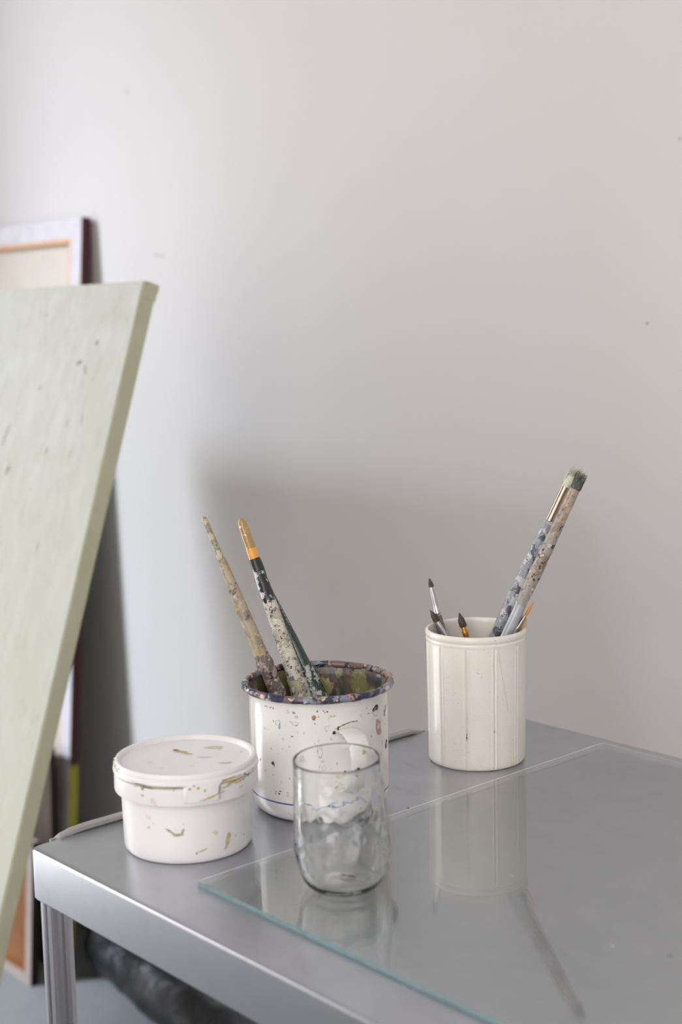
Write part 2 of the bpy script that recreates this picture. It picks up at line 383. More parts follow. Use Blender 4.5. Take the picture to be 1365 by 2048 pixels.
# ------------------------------------------------------------------ enamel mug
MG = Vector((-0.9386, 0.8085, TZ)); RB = 0.0622
mug = thing('enamel_mug', MG, 'large white enamel mug with paint-crusted dark blue rim, beside the lidded tub', 'mug')
def enamel():
    t = NT('white_enamel'); co = t.mapc()
    c = t.mix(t.ramp(t.noise(co, 9, 4), 0.35, 0.7), hexc('DEDEDA'), hexc('E6E5E0'))
    g = t.ramp(t.noise(t.mapc(loc=(1, 5, 2)), 330, 3, 0.5), 0.685, 0.715); c = t.mix(t.math('MULTIPLY', g, 0.45), c, hexc('8F8C86'))
    y = t.ramp(t.noise(t.mapc((1, 1, .8), loc=(7, 2, 2)), 60, 4, 0.6), 0.66, 0.74); c = t.mix(t.math('MULTIPLY', y, 0.35), c, hexc('C9C0AE'))
    t.bump(t.noise(co, 70, 3), 0.06, 0.001); return t.set(c, 0.20, 0, 0.5, 0.3)
M['enamel'] = enamel()
M['mug_in'] = crust('paint_crusted_inside', '5E5442', [('3F4350', (1, 1, .45), 38, .50, .06, 1), ('6B5040', (1, 1, .5), 44, .54, .08, 4), ('7D7A55', (1, 1, .5), 34, .53, .05, 9), ('A5A06E', (1, 1, .55), 40, .58, .05, 12.3), ('24303A', (1, 1, .4), 55, .62, .03, 3.1), ('CDC8B4', (1, 1, .5), 48, .69, .03, 6.2)], 0.42, 0.5, 0.3)
M['mug_rim'] = crust('paint_crusted_rim', '20244C', [('6E5A58', (1, 1, 1), 26, .46, .02, 5), ('7F8698', (1, 1, 1), 30, .55, .015, 1), ('9A7F6E', (1, 1, 1), 34, .57, .02, 8), ('2A2E48', (1, 1, 1), 70, .56, .02, 3), ('D9CDB8', (1, 1, 1), 42, .57, .02, 2.2), ('B98A88', (1, 1, 1), 24, .70, .02, 6.1), ('E6DFD0', (1, 1, 1), 120, .63, .02, 12)], 0.38, 0.9, 0.3, 0.0012)
SP = {k: flat('paint_mark_' + k, h, 0.5, nscale=400, amt=0.25) for k, h in dict(black='2C2A2A', orange='B07A4C', pink='C09A94', maroon='5E3A58', bluegrey='97A2AC', brown='6E5242', ochre='B3A27A', pale='C6C4BC', chip='4A4A4C', grey='A5A39E', green='9E9C84').items()}
keys = list(SP); mi_of = {k: i + 3 for i, k in enumerate(keys)}
prof = [(0, 0.0012), (0.050, 0.0012), (0.0530, 0.0), (0.0560, 0.0012), (0.0588, 0.0042), (0.0607, 0.0082), (0.0618, 0.0125), (RB, 0.0168)]
zl = 0.0178
prof_a = [(RB, 0.0171)]; prof_b = [(RB, 0.0185)]; prof_c = [(RB, 0.03), (RB, 0.05), (RB, 0.07), (RB, 0.09), (RB, 0.102), (0.0628, 0.1055), (0.0640, 0.1085), (0.0654, 0.1105)]
prof_in = [(0.0650, 0.1125), (0.0636, 0.1100), (0.0620, 0.1065), (0.0612, 0.102), (0.0612, 0.09), (0.0612, 0.07), (0.0612, 0.05), (0.0612, 0.017), (0.0598, 0.009), (0.0560, 0.004), (0.052, 0.0025), (0, 0.0025)]
M['blue_line'] = flat('blue_enamel_line', '3560B4', 0.2, nscale=100, amt=0.2, coat=0.3)
bm = bmesh.new(); allp = prof + prof_a + prof_b + prof_c + prof_in; rings = add_lathe(bm, allp, MG, 128)
i_line = len(prof); i_in = len(prof) + 2 + len(prof_c)
for i in range(len(allp) - 1):
    mi = 1 if i == i_line else (2 if i >= i_in else 0)
    if mi:
        zs = {v for v in rings[i]} | {v for v in rings[i + 1]}
        for v in rings[i]:
            for f in v.link_faces:
                if all(x in zs for x in f.verts): f.material_index = mi
def mug_surf(u, v):
    r = RB + 0.00012 if v > 0.0168 else (0.0553 + 0.00012 + 0.0069 * math.sin(min(1, v / 0.0168) * PI / 2)); return MG + Vector((r * math.cos(u), r * math.sin(u), v))
D2 = math.radians
marks = [(13, .0965, 3.2, .0026, 'black', 0, 0), (9, .0955, 1.6, .0016, 'black', 0, 0), (12, .093, 4.5, .004, 'pale', .3, 0), (-45, .0965, 1.9, .0019, 'orange', 0, 0), (-45, .0948, 1.2, .0008, 'brown', 0, 0),
 (-59.5, .0595, 2.4, .0030, 'bluegrey', .22, 0), (-59.5, .0602, 1.7, .0018, 'brown', .2, 0), (-82, .0525, 1.3, .0016, 'black', 0, .6), (-80.5, .051, .6, .0016, 'black', 0, 0), (16, .079, 3.6, .0075, 'pink', .5, 0), (17, .074, 3, .004, 'pink', 0, 0), (14, .083, 2, .003, 'pink', .4, 0),
 (32, .0585, 2.5, .0034, 'maroon', .45, 0), (34, .060, 1.3, .0014, 'maroon', 0, 0), (29, .0575, .9, .003, 'maroon', 0, 0), (28, .088, 1.4, .003, 'brown', .5, 0), (31, .0915, 1.2, .0035, 'pink', .5, 0),
 (-76, .0262, 1.1, .0009, 'black', 0, .5), (-79, .0275, .7, .0004, 'black', 0, 0), (-75, .0285, 1.4, .0004, 'black', 0, .5), (-80, .0255, .7, .0005, 'black', 0, 0),
 (-75.5, .0895, 2.6, .0022, 'bluegrey', .15, .9), (-74, .0865, .8, .0026, 'bluegrey', 0, 0), (-80, .0905, .7, .0013, 'bluegrey', 0, 0), (-66, .1005, 1.1, .0016, 'bluegrey', .3, 0), (-61, .100, 1.4, .0012, 'green', 0, 0), (-59, .0965, 1.6, .0011, 'green', .4, 0),
 (-60, .0908, 3.2, .0016, 'grey', .14, 0), (-59, .0892, .9, .0005, 'brown', 0, 0), (-64, .0918, .9, .0004, 'grey', 0, 0), (-42, .1020, .8, .0008, 'brown', 0, 0), (-37, .1020, .6, .0006, 'brown', 0, 0), (-35, .1030, .5, .0005, 'brown', 0, 0), (-34, .1012, .8, .0006, 'brown', 0, 0), (-36, .1005, .5, .0005, 'brown', 0, 0),
 (-41, .0970, .5, .0005, 'brown', 0, 0), (-44, .0910, .5, .0008, 'brown', 0, 0), (-34.5, .0865, 1.6, .0022, 'grey', .16, 0), (-30, .0970, 2.4, .0008, 'ochre', .4, 0), (-41, .064, 2.0, .0025, 'green', .16, 0), (-39, .0585, 1.2, .0012, 'grey', .3, 0), (-38.5, .052, .9, .0018, 'grey', .2, 0),
 (-91, .044, .6, .0006, 'black', 0, 0), (-82, .042, .5, .0005, 'brown', 0, 0), (-66, .041, .3, .0012, 'brown', 0, 0), (-98, .052, .5, .0014, 'brown', 0, .4), (-68, .027, 1, .002, 'ochre', .3, 0), (-71, .076, .9, .0008, 'grey', .3, 0), (-63, .079, 1.1, .0005, 'black', 0, .4), (-58, .083, .8, .0009, 'grey', .3, 0), (-53, .083, .9, .001, 'bluegrey', .3, 0),
 (-95, .096, .4, .0004, 'grey', 0, 0), (-100, .070, .4, .0005, 'black', 0, 0), (-90, .082, 1.2, .0006, 'grey', .4, .3), (-95, .078, 1.4, .0018, 'grey', .14, 0), (22, .062, .8, .0022, 'pink', .4, 0), (20, .053, .6, .0018, 'brown', .3, 0), (-5, .094, .8, .0016, 'grey', .3, 0), (3, .094, .8, .0006, 'brown', 0, 0), (1, .099, .6, .0008, 'grey', 0, 0),
 (-28.5, .0822, 1.6, .0016, 'black', 0, .3), (-25.5, .0845, .7, .0030, 'black', 0, .25), (-25, .035, 3.5, .0035, 'ochre', .4, 0), (-20, .045, 2.2, .0030, 'brown', .55, 0), (-27, .055, .8, .0018, 'pink', 0, 0), (6, .073, .5, .0008, 'maroon', 0, 0),
 (-72, .0068, 1.8, .0003, 'brown', 0, 0), (-66, .0058, 3, .0003, 'black', 0, 0), (-60, .0055, 1.4, .0004, 'black', 0, 0), (-56, .0055, .6, .0003, 'black', 0, 0), (-80, .0105, .7, .0005, 'brown', 0, 0)]
for k in range(9):
    a = -89 + k * 1.15
    if k != 4: marks.append((a, .1022 + .0006 * math.sin(k * 2.1), .45, .0006 + .0003 * math.sin(k * 1.7), 'brown', 0, .3))
for k in range(14):                                                 # stained seam over the handle root
    f = k / 13; marks.append((-27 + 18 * f, .0858 + .0042 * math.sin(f * PI * .62), 1.4 * (1 - .4 * f), .00045, 'brown' if k % 3 else 'ochre', 0, 0))
for i, (a, z, su, sz, c, rg, an) in enumerate(marks): blob(bm, mug_surf, D2(a), z, D2(su), sz, 100 + i, mi_of[c], n=12, rough=0.42, ring=rg, ang=an * 0)
flipfix(bm, lambda c: Vector((c.x - MG.x, c.y - MG.y, 0)))
obj('mug_body', bm, [M['enamel'], M['blue_line'], M['mug_in']] + [SP[k] for k in keys], mug, angle=50)
bm = bmesh.new(); rt = 0.0033; rp = []
for k in range(14):
    a = 2 * PI * k / 14; rp.append((0.0655 + rt * math.cos(a), 0.1120 + rt * math.sin(a)))
def rim_fn(th, r, z):
    c = Vector((math.cos(th) * 1.0, math.sin(th), z * 8)); d = noise.noise(c * 7.0) * 0.0006 + noise.noise(c * 17.0) * 0.0003
    return 0.0655 + (r - 0.0655) * (1 + d / 0.0033), 0.1120 + (z - 0.1120) * (1 + d / 0.0033)
add_lathe(bm, rp, MG, 220, rim_fn, closed=True)
obj('mug_rim', bm, M['mug_rim'], mug).__setitem__('label', 'dark blue rolled rim crusted with dried paint')
# strap handle
HA = D2(-20); hr = Vector((math.cos(HA), math.sin(HA), 0)); ht = Vector((-math.sin(HA), math.cos(HA), 0))
hp = [(-0.002, .0815), (.006, .0850), (.014, .0862), (.022, .0850), (.030, .0808), (.0352, .0735), (.0368, .064), (.0355, .0545), (.0305, .0455), (.022, .0390), (.012, .0355), (.004, .0345), (-0.002, .0345)]
bm = bmesh.new(); prev = None
for i, (dr, z) in enumerate(hp):
    a = hp[max(i - 1, 0)]; b = hp[min(i + 1, len(hp) - 1)]; t = Vector((b[0] - a[0], b[1] - a[1])).normalized(); nn = Vector((-t.y, t.x))
    wd = 0.0092 + 0.0014 * (abs(i - 6) / 6) ** 2; th_ = 0.0017
    c = MG + hr * (RB + dr) + Vector((0, 0, z)); nv = hr * nn.x + Vector((0, 0, nn.y))
    ring = [bm.verts.new(c + ht * (wd * math.cos(q)) * 1.0 + nv * (th_ * math.sin(q) + (0.0010 * (1 - math.cos(q) ** 2)))) for q in [2 * PI * k / 16 for k in range(16)]]
    if prev:
        for k in range(16): bm.faces.new((prev[k], prev[(k + 1) % 16], ring[(k + 1) % 16], ring[k]))
    else: bm.faces.new(ring)
    prev = ring
bm.faces.new(prev)
def strap(u, v): return MG + hr * (RB + 0.0394 - 0.6 * abs(v - .064) ** 1.3) + ht * u + Vector((0, 0, v))
h_o = obj('mug_handle', bm, [M['enamel'], SP['black'], SP['ochre']], mug, angle=60)
s = h_o.modifiers.new('subdivision', 'SUBSURF'); s.levels = 1; s.render_levels = 2
bm = bmesh.new(); blob(bm, strap, -0.003, .0600, .0022, .0032, 7, 0, rough=.25); blob(bm, strap, 0.0045, .0735, .0026, .0010, 8, 1, rough=.4); blob(bm, strap, -0.0035, .0545, .0008, .0008, 9, 0)
flipfix(bm, lambda c: hr)
tagp(obj('enamel_chip', bm, [SP['black'], SP['ochre']], h_o, smooth=False), 'black chipped spot on the handle')
# murky water inside the mug
bm = bmesh.new(); add_lathe(bm, [(0, 0.0035), (0.050, 0.0035), (0.0590, 0.0100), (0.0606, 0.018), (0.0606, 0.0795), (0, 0.0795)], MG, 96)
M['water'] = flat('murky_brown_water', '5C5038', 0.06, 0.5, nscale=30)
tagp(obj('paint_water', bm, M['water'], loc=MG, angle=30), 'murky brown paint water inside the white enamel mug', 'water')

# ------------------------------------------------------------------ lidded tub
BK = Vector((-0.9445, 0.6656, TZ))
def plastic():
    t = NT('white_plastic'); co = t.mapc()
    c = t.mix(t.ramp(t.noise(co, 12, 3), 0.3, 0.7), hexc('E4E5E6'), hexc('EAEAEA'))
    y = t.ramp(t.noise(t.mapc(loc=(3, 3, 3)), 42, 4, 0.6), 0.68, 0.78); c = t.mix(t.math('MULTIPLY', y, 0.25), c, hexc('D6D0B4'))
    t.bump(t.noise(co, 50, 3), 0.05, 0.001)
    t.p.inputs['Subsurface Weight'].default_value = 0.08; t.p.inputs['Subsurface Radius'].default_value = (0.01, 0.01, 0.01); t.p.inputs['Subsurface Scale'].default_value = 0.3
    return t.set(c, 0.33, 0, 0.45)
M['plastic'] = plastic()
TB = {k: flat('tub_stain_' + k, h, 0.6, nscale=250, amt=0.3) for k, h in dict(ochre='C9BC92', pale='DAD6BE', brown='85765A', yellow='CDAF52', grey='A09C90', green='B9B592').items()}
tk = list(TB); tmi = {k: i + 1 for i, k in enumerate(tk)}; tm = [TB[k] for k in tk]
tub = thing('plastic_tub', BK, 'round white plastic tub with smeared lid at the left corner of the steel table', 'tub')
bm = bmesh.new()
prof = [(0, 0.0015), (0.049, 0.0015), (0.0505, 0.0), (0.0520, 0.0005), (0.0532, 0.0022), (0.0536, 0.0050)]
prof += [(0.0536 + 0.0010 * k / 6, 0.005 + 0.044 * k / 6) for k in range(1, 7)]
prof += [(0.0547, 0.0500), (0.0560, 0.0503), (0.0588, 0.0503), (0.0597, 0.0508), (0.0600, 0.0520), (0.0598, 0.0645), (0.0590, 0.0652), (0.0565, 0.0654), (0.0530, 0.0654), (0.0528, 0.06), (0.0525, 0.004), (0, 0.003)]
add_lathe(bm, prof, BK, 144)
# the tear-off tab is a shallow rectangle standing on the collar
def collar(u, v, o=0.0): r = 0.0600 + o; return BK + Vector((r * math.cos(u), r * math.sin(u), v))
def tub_surf(u, v): r = 0.0536 + 0.0010 * v / 0.05 + 0.00013; return BK + Vector((r * math.cos(u), r * math.sin(u), v))
def tmarks(bm, surf, lst, seed0):
    for i, (a, z, su, sz, c, rg, an) in enumerate(lst):
        # an = skew: radians in a metre-sized frame
        r = 0.055
        blob(bm, (lambda uu, vv, s=surf: s(uu / r, vv)), D2(a) * r, z, su, sz, seed0 + i, tmi[c], n=16, rough=0.4, ring=rg, ang=an)
tmarks(bm, tub_surf, [(0.5, .0150, .0026, .0060, 'ochre', 0, -.35), (1.8, .0180, .0020, .0035, 'ochre', 0, -.2), (-1.8, .0095, .0008, .0030, 'ochre', 0, -.5), (-24, .0108, .0052, .0005, 'ochre', 0, .25), (-29, .0090, .0008, .0008, 'brown', 0, 0),
  (-50, .0280, .0050, .0010, 'green', 0, -.55), (-44, .0255, .0048, .0013, 'green', 0, .1), (-40, .0285, .0012, .0028, 'green', 0, -.4), (-46, .0295, .0006, .0022, 'pale', 0, .5), (-72.5, .0385, .0003, .0016, 'ochre', 0, 0), (-70.5, .0380, .0003, .0014, 'ochre', 0, .2), (-69, .0385, .0003, .0010, 'ochre', 0, 0),
  (-12, .0245, .0022, .0020, 'pale', 0, 0), (10, .0165, .0006, .0006, 'brown', 0, 0), (22, .0135, .0007, .0008, 'brown', 0, 0), (-66, .034, .0005, .0005, 'grey', 0, 0), (-39, .0345, .0005, .0004, 'grey', 0, 0), (-71, .030, .0016, .0008, 'pale', 0, 0)], 300)
c2 = lambda u, v: collar(u, v, 0.00013)
tmarks(bm, c2, [(-71, .0640, .0016, .0010, 'grey', 0, 0), (-71.5, .0585, .0012, .0011, 'ochre', 0, 0), (-62, .0545, .0022, .0024, 'pale', 0, 0), (-60, .0515, .0006, .0004, 'brown', 0, 0), (-45, .0645, .0010, .0004, 'ochre', 0, .5), (-68, .0655, .0060, .0006, 'brown', 0, -.1), (-55, .0655, .0100, .0007, 'green', 0, 0), (-78, .0652, .003, .0006, 'ochre', 0, .1),
  (-3, .0625, .0040, .0007, 'ochre', 0, .1), (8, .0632, .0050, .0006, 'ochre', 0, .1), (4, .0650, .0060, .0010, 'yellow', 0, .1), (14, .064, .0030, .0006, 'ochre', 0, .2), (22, .0655, .0028, .0007, 'brown', 0, .3), (12, .0585, .0025, .0011, 'pale', 0, 0)], 340)
flipfix(bm, lambda c: Vector((c.x - BK.x, c.y - BK.y, 0)))
obj('tub_body', bm, [M['plastic']] + tm, tub, angle=35)
bm = bmesh.new()                                                    # tear-off tab on the collar
a0, a1 = D2(-38), D2(-9); n = 16
def tabz(f): return 0.0555 + 0.0 * f
for z0, z1, o0, o1 in ((0.0535, 0.0668, 0.0002, 0.0017),):
    g = []
    for k in range(n + 1):
        u = a0 + (a1 - a0) * k / n; ed = 0.0014 if 0 < k < n else 0.0002
        g.append([bm.verts.new(collar(u, z0, 0.0002)), bm.verts.new(collar(u, z0 + .0006, ed)), bm.verts.new(collar(u, z1 - .0006, ed)), bm.verts.new(collar(u, z1, 0.0002))])
    for A, B in zip(g, g[1:]):
        for q in range(3): bm.faces.new((A[q], B[q], B[q + 1], A[q + 1]))
c3 = lambda u, v: collar(u, v, 0.0016)
tmarks(bm, c3, [(-14, .0580, .0075, .0007, 'ochre', 0, .25), (-20, .0560, .0055, .0006, 'ochre', 0, .18), (-10.4, .0620, .0007, .0038, 'grey', 0, -.12), (-33, .0655, .0012, .0010, 'ochre', 0, 0), (-27, .0655, .0012, .0010, 'ochre', 0, 0), (-22, .0630, .0007, .0014, 'ochre', 0, -.4)], 380)
flipfix(bm, lambda c: Vector((c.x - BK.x, c.y - BK.y, 0)))
obj('tear_tab', bm, [M['plastic']] + tm, tub, angle=50)
bm = bmesh.new()                                                    # lid with a sunken centre
prof = [(0.0520, 0.0664), (0.0598, 0.0664), (0.0605, 0.0667), (0.0607, 0.0680), (0.0603, 0.0698), (0.0594, 0.0704), (0.0589, 0.0711), (0.0592, 0.0722), (0.0590, 0.0742), (0.0582, 0.0756), (0.0572, 0.0760), (0.0560, 0.0757), (0.0550, 0.0748), (0.0543, 0.0730), (0.0536, 0.0722), (0.0518, 0.0719), (0.040, 0.0719), (0.02, 0.0720), (0, 0.0720)]
add_lathe(bm, prof, BK, 144)
def lidtop(u, v): return Vector((u, v, TZ + 0.07215))
def vo(u, v): return (u, v)
ex = Vector((0.745, 0.667)); ey = Vector((-0.667, 0.745))           # image-right and away-from-camera on the table plane
def L2(px, py): p = Vector((BK.x, BK.y)) + ex * px + ey * py; return p.x, p.y
for i, (px, py, su, sv, c, an) in enumerate([(-.0085, .018, .0075, .0022, 'ochre', -.35), (-.002, .0125, .0055, .0018, 'ochre', -.4), (-.013, .0225, .0030, .0014, 'brown', -.4), (.018, .031, .0070, .0030, 'pale', .1), (.017, .004, .0065, .0018, 'pale', .2), (-.027, -.014, .0026, .0009, 'pale', 0), (.036, -.010, .006, .0020, 'pale', .2), (.044, .020, .0015, .0004, 'brown', .5), (.010, -.021, .0018, .0003, 'grey', -.2), (-.014, -.027, .0030, .0005, 'pale', 0), (.024, .024, .0010, .0008, 'ochre', 0)]):
    u, v = L2(px, py); blob(bm, lidtop, u, v, su, sv, 400 + i, tmi[c], n=18, rough=.5, ang=math.atan2(ex.y, ex.x) + an)
lr = lambda u, v: BK + Vector((0.05905 * math.cos(u), 0.05905 * math.sin(u), v))
lr2 = lambda u, v: BK + Vector(((0.0573 + 0.0 * v) * math.cos(u), 0.0573 * math.sin(u), 0.0762))
tmarks(bm, lambda u, v: BK + Vector(((0.0609) * math.cos(u), 0.0609 * math.sin(u), v)), [(-72, .0676, .0080, .0004, 'brown', 0, -.02), (-58, .0674, .0090, .0004, 'ochre', 0, 0), (-44, .0674, .0080, .0003, 'brown', 0, 0), (-5, .0682, .0040, .0009, 'yellow', 0, .1), (1, .0688, .0040, .0010, 'ochre', 0, .1), (8, .0684, .0030, .0008, 'pale', 0, 0), (-30, .0676, .001, .0007, 'ochre', 0, 0), (16, .0680, .0018, .0007, 'brown', 0, 0), (28, .0685, .0030, .0008, 'pale', 0, 0)], 430)
tmarks(bm, lambda u, v: BK + Vector(((0.0561 + (v - .07) * .1) * math.cos(u), (0.0561 + (v - .07) * .1) * math.sin(u), .07615)), [(-62, .0735, .0030, .0010, 'pale', 0, 0), (-22, .0735, .0010, .0008, 'brown', 0, 0), (-56, .0735, .0020, .0010, 'yellow', 0, 0), (-38, .073, .0012, .0008, 'ochre', 0, 0)], 450)
flipfix(bm, lambda c: Vector((c.x - BK.x, c.y - BK.y, 0)) if c.z < TZ + 0.0712 else Vector((0, 0, 1)))
lid = obj('lid', bm, [M['plastic']] + tm, tub, angle=35)
bm = bmesh.new()                                                    # crumbs of dried paint on the left of the rim
for k in range(16):
    a = D2(-150 + 3.2 * k); p = BK + Vector((0.0590 * math.cos(a), 0.0590 * math.sin(a), 0.0735 - 0.0018 * (k % 3)))
    bmesh.ops.create_icosphere(bm, subdivisions=1, radius=0.0011 + 0.0006 * ((k * 7) % 5) / 5, matrix=Matrix.Translation(p))
for v in bm.verts: v.co += noise.noise_vector(v.co * 900) * 0.0005
tagp(obj('dried_paint_crumbs', bm, TB['pale'], lid), 'lumps of dried cream paint on the lid edge')

# ------------------------------------------------------------------ clear tumbler
TU = Vector((-0.7748, 0.6884, GZ + 0.0002))
def tumb_fn(inner):
    def fn(th, r, z):
        zz = z; amp = 0.0 if z < 0.006 else min(1, (z - 0.006) / 0.015) * min(1, max(0, (0.086 - z) / 0.018))
        c = Vector((math.cos(th), math.sin(th), z / 0.036)) * (3.1 if not inner else 4.2) + Vector((5 if inner else 0, 0, 0))
        c0 = Vector((math.cos(th), math.sin(th), z / 0.036)) * 3.1
        d = noise.noise(c0) * 0.0011 + noise.noise(c0 * 2.2) * 0.0006
        low = min(1, max(0, (0.075 - z) / 0.04))
        if inner: d = d * 0.72 + noise.noise(c) * 0.00022 + noise.noise(c * 2.4) * 0.00030 * low
        return r + d * amp, zz
    return fn
out_p = [(0, 0.0012), (0.0150, 0.0010), (0.0195, 0.0003), (0.0235, 0.0005), (0.0262, 0.0018), (0.0290, 0.0045), (0.0315, 0.0080), (0.0335, 0.0125)]
zs = [0.0125 + (0.098 - 0.0125) * k / 34 for k in range(1, 35)]
def lerp_prof(z, P):
    for (z0, r0), (z1, r1) in zip(P, P[1:]):
        if z <= z1:
            t = (z - z0) / (z1 - z0); return r0 + (r1 - r0) * t
    return P[-1][1]
key = [(0.0125, 0.0335), (0.020, 0.0353), (0.030, 0.0366), (0.040, 0.0368), (0.055, 0.0360), (0.072, 0.0348), (0.088, 0.0336), (0.1005, 0.0331)]
out_p += [(lerp_prof(z, key), z) for z in zs] + [(0.0331, 0.1000)]
rim_p = [(0.03305, 0.1006), (0.0326, 0.1011), (0.0320, 0.1008), (0.03175, 0.1000)]
in_p = [(lerp_prof(z, key) - 0.0016, z) for z in reversed(zs)] + [(0.0320, 0.0125), (0.0299, 0.0086), (0.0274, 0.0056), (0.0240, 0.0040), (0.018, 0.0034), (0.010, 0.0033), (0, 0.0033)]
bm = bmesh.new(); n1 = len(out_p) + 2
R1 = []
prof = out_p + rim_p + in_p; fo, fi = tumb_fn(False), tumb_fn(True)
cnt = {'i': 0}
rings = []; N = 160
for i, (r, z) in enumerate(prof):
    if r < 1e-6: rings.append([bm.verts.new(TU + Vector((0, 0, z)))]); continue
    f = fo if i < n1 else fi; ring = []
    for k in range(N):
        th = 2 * PI * k / N; rr, zz = f(th, r, z); ring.append(bm.verts.new(TU + Vector((rr * math.cos(th), rr * math.sin(th), zz))))
    rings.append(ring)
for a, b in zip(rings, rings[1:]):
    for k in range(N):
        k2 = (k + 1) % N
        if len(a) == 1: bm.faces.new((a[0], b[k2], b[k]))
        elif len(b) == 1: bm.faces.new((a[k], a[k2], b[0]))
        else: bm.faces.new((a[k], a[k2], b[k2], b[k]))
for v in bm.verts:                                                  # hand-blown: leans a little to one side
    h = max(0, v.co.z - TU.z - 0.03) / 0.07; v.co.x -= 0.0026 * h; v.co.y -= 0.0023 * h
    hh = v.co.z - TU.z
    if hh > 0.092: v.co.z += 0.0014 * math.cos(math.atan2(v.co.y - TU.y, v.co.x - TU.x) - 1.9) * (hh - 0.092) / 0.009
tagp(obj('glass_tumbler', bm, M['glass'], loc=TU, angle=180), 'empty clear wavy glass tumbler standing on the glass sheet in front of the mug', 'glass')

# ------------------------------------------------------------------ brushes
def brush(name, label, T, B, segs, cat='brush', group=None, n=20):
    """segs = (part name, material, [(distance from tip T, radius)...], flatten) laid along the line T -> B"""
    T, B = Vector(T), Vector(B); ez = (B - T).normalized()
    view = (CAM_REF - T); ex = ez.cross(view).normalized(); ey = ez.cross(ex).normalized()
    root = thing(name, B, label, cat, group)
    for pn, mat, pr, fl, jit in segs:
        bm = bmesh.new(); P = []
        for (d0, r0), (d1, r1) in zip(pr, pr[1:]):
            k = max(1, int((d1 - d0) / 0.003)) if jit else max(1, int((d1 - d0) / 0.012))
            P += [(r0 + (r1 - r0) * q / k, d0 + (d1 - d0) * q / k) for q in range(k)]
        P.append((pr[-1][1], pr[-1][0])); P = [(max(r, 1e-7) if r else 0, d) for r, d in P]
        if P[0][0] > 0: P = [(0, P[0][1])] + P
        if P[-1][0] > 0: P = P + [(0, P[-1][1])]
        def fn(th, r, z, jit=jit):
            if jit:
                c = Vector((math.cos(th) * r * 140, math.sin(th) * r * 140, z * 140)) + T * 30; r = r + noise.noise(c) * jit + noise.noise(c * 2.6) * jit * .5
            return r, z
        add_lathe(bm, P, None, n, fn, frame=(T, ex, ey * fl, ez))
        o = obj(pn, bm, mat, root, angle=50)
    return root, T, ez, ex, ey
CAM_REF = Vector((0, 0, 1.33))
def tuft(root, T, ez, ex, ey, mats, r, length, bend, count=140, seed=1, core=0.6, tipspread=1.0, name='bristles', label=None, point=False):
    """bristles growing from T away from the handle"""
    rnd = random.Random(seed); bm = bmesh.new()
    P = [(r * .92, 0.0), (r * 1.05, length * .25), (r * 1.0, length * .5), (r * .75, length * core), (r * .3, length * (core + .12)), (0, length * (core + .16))]
    if point: P = [(r * .70, 0.0), (r * .95, length * .2), (r * 1.02, length * .38), (r * .95, length * .6), (r * .60, length * .8), (0, length * .97)]
    def place(x, y, z):
        f = (z / length) ** 2; return T - ez * z + ex * (x + bend[0] * f) + ey * (y + bend[1] * f)
    n = 16; rings = []
    for rr, z in P:
        rings.append([bm.verts.new(place(rr * math.cos(2 * PI * k / n), rr * math.sin(2 * PI * k / n), z - 0.001)) for k in range(n)] if rr else [bm.verts.new(place(0, 0, z))])
    for a, b in zip(rings, rings[1:]):
        for k in range(n):
            if len(b) == 1: bm.faces.new((a[k], a[(k + 1) % n], b[0]))
            else: bm.faces.new((a[k], a[(k + 1) % n], b[(k + 1) % n], b[k]))
    for _ in range(count):
        a = rnd.uniform(0, 2 * PI); q = math.sqrt(rnd.random()); x, y = r * q * math.cos(a), r * q * math.sin(a); l = length * rnd.uniform(.75, 1.06)
        sx, sy = rnd.uniform(-.5, .5) * r * tipspread, rnd.uniform(-.5, .5) * r * tipspread; mi = rnd.choice(range(len(mats)))
        cv = [1 - .82 * (k / 4) ** 2.4 if point else 1 for k in range(5)]
        pts = [place(x * cv[k] * (1.1 - .25 * (k / 4) ** 2) + sx * (k / 4) ** 2, y * cv[k] + sy * (k / 4) ** 2, l * k / 4) for k in range(5)]
        add_tube(bm, pts, [0.00022, 0.00022, 0.0002, 0.00016, 0.00005], 4, mi)
    o = obj(name, bm, mats, root, angle=60)
    if label: o['label'] = label
    return o
MB = {}
MB['b1_top'] = crust('dull_brass_end', '8F8870', [('B9B396', (1, 1, 1), 160, .50, .05, 1), ('7C7264', (1, 1, 1), 190, .58, .05, 3), ('DAD7C8', (1, 1, 1), 260, .64, .03, 5)], 0.35, 0.3, 0.3)
MB['b1'] = crust('stained_wood_grey', '8E8474', [('A89C84', (1, 1, 1), 60, .45, .08, 1), ('A98A4E', (1, 1, 1), 45, .57, .06, 2.4), ('6A5550', (1, 1, 1), 80, .60, .05, 7), ('C8C2B2', (1, 1, 1), 220, .62, .03, 4)], 0.45, 0.4, 0.2)
MB['b1_low'] = crust('crusted_mauve', '6F615C', [('9B9188', (1, 1, 1), 140, .50, .04, 1), ('D2CDBE', (1, 1, 1), 230, .57, .03, 6), ('8A5A44', (1, 1, 1), 130, .60, .03, 9), ('2E2A2E', (1, 1, 1), 170, .62, .03, 3)], 0.5, 0.9, 0.1)
MB['gold'] = crust('gold_lacquer', 'A8874F', [('BFA368', (1, 1, 1), 90, .48, .10, 1), ('D9D3C2', (1, 1, 1), 170, .64, .03, 5)], 0.28, 0.2, 0.5)
MB['band'] = crust('orange_band', 'E8A23C', [('E6C690', (1, 1, 1), 120, .62, .05, 2.7)], 0.35, 0.2, 0.3)
MB['b2_up'] = crust('black_with_white_paint', '1A1C1F', [('C9CED2', (1, 1, 1), 85, .50, .035, 1.3), ('8D97A2', (1, 1, 1), 130, .60, .05, 4), ('C7B787', (1, 1, 1), 120, .67, .03, 7.7)], 0.4, 0.9, 0.3)
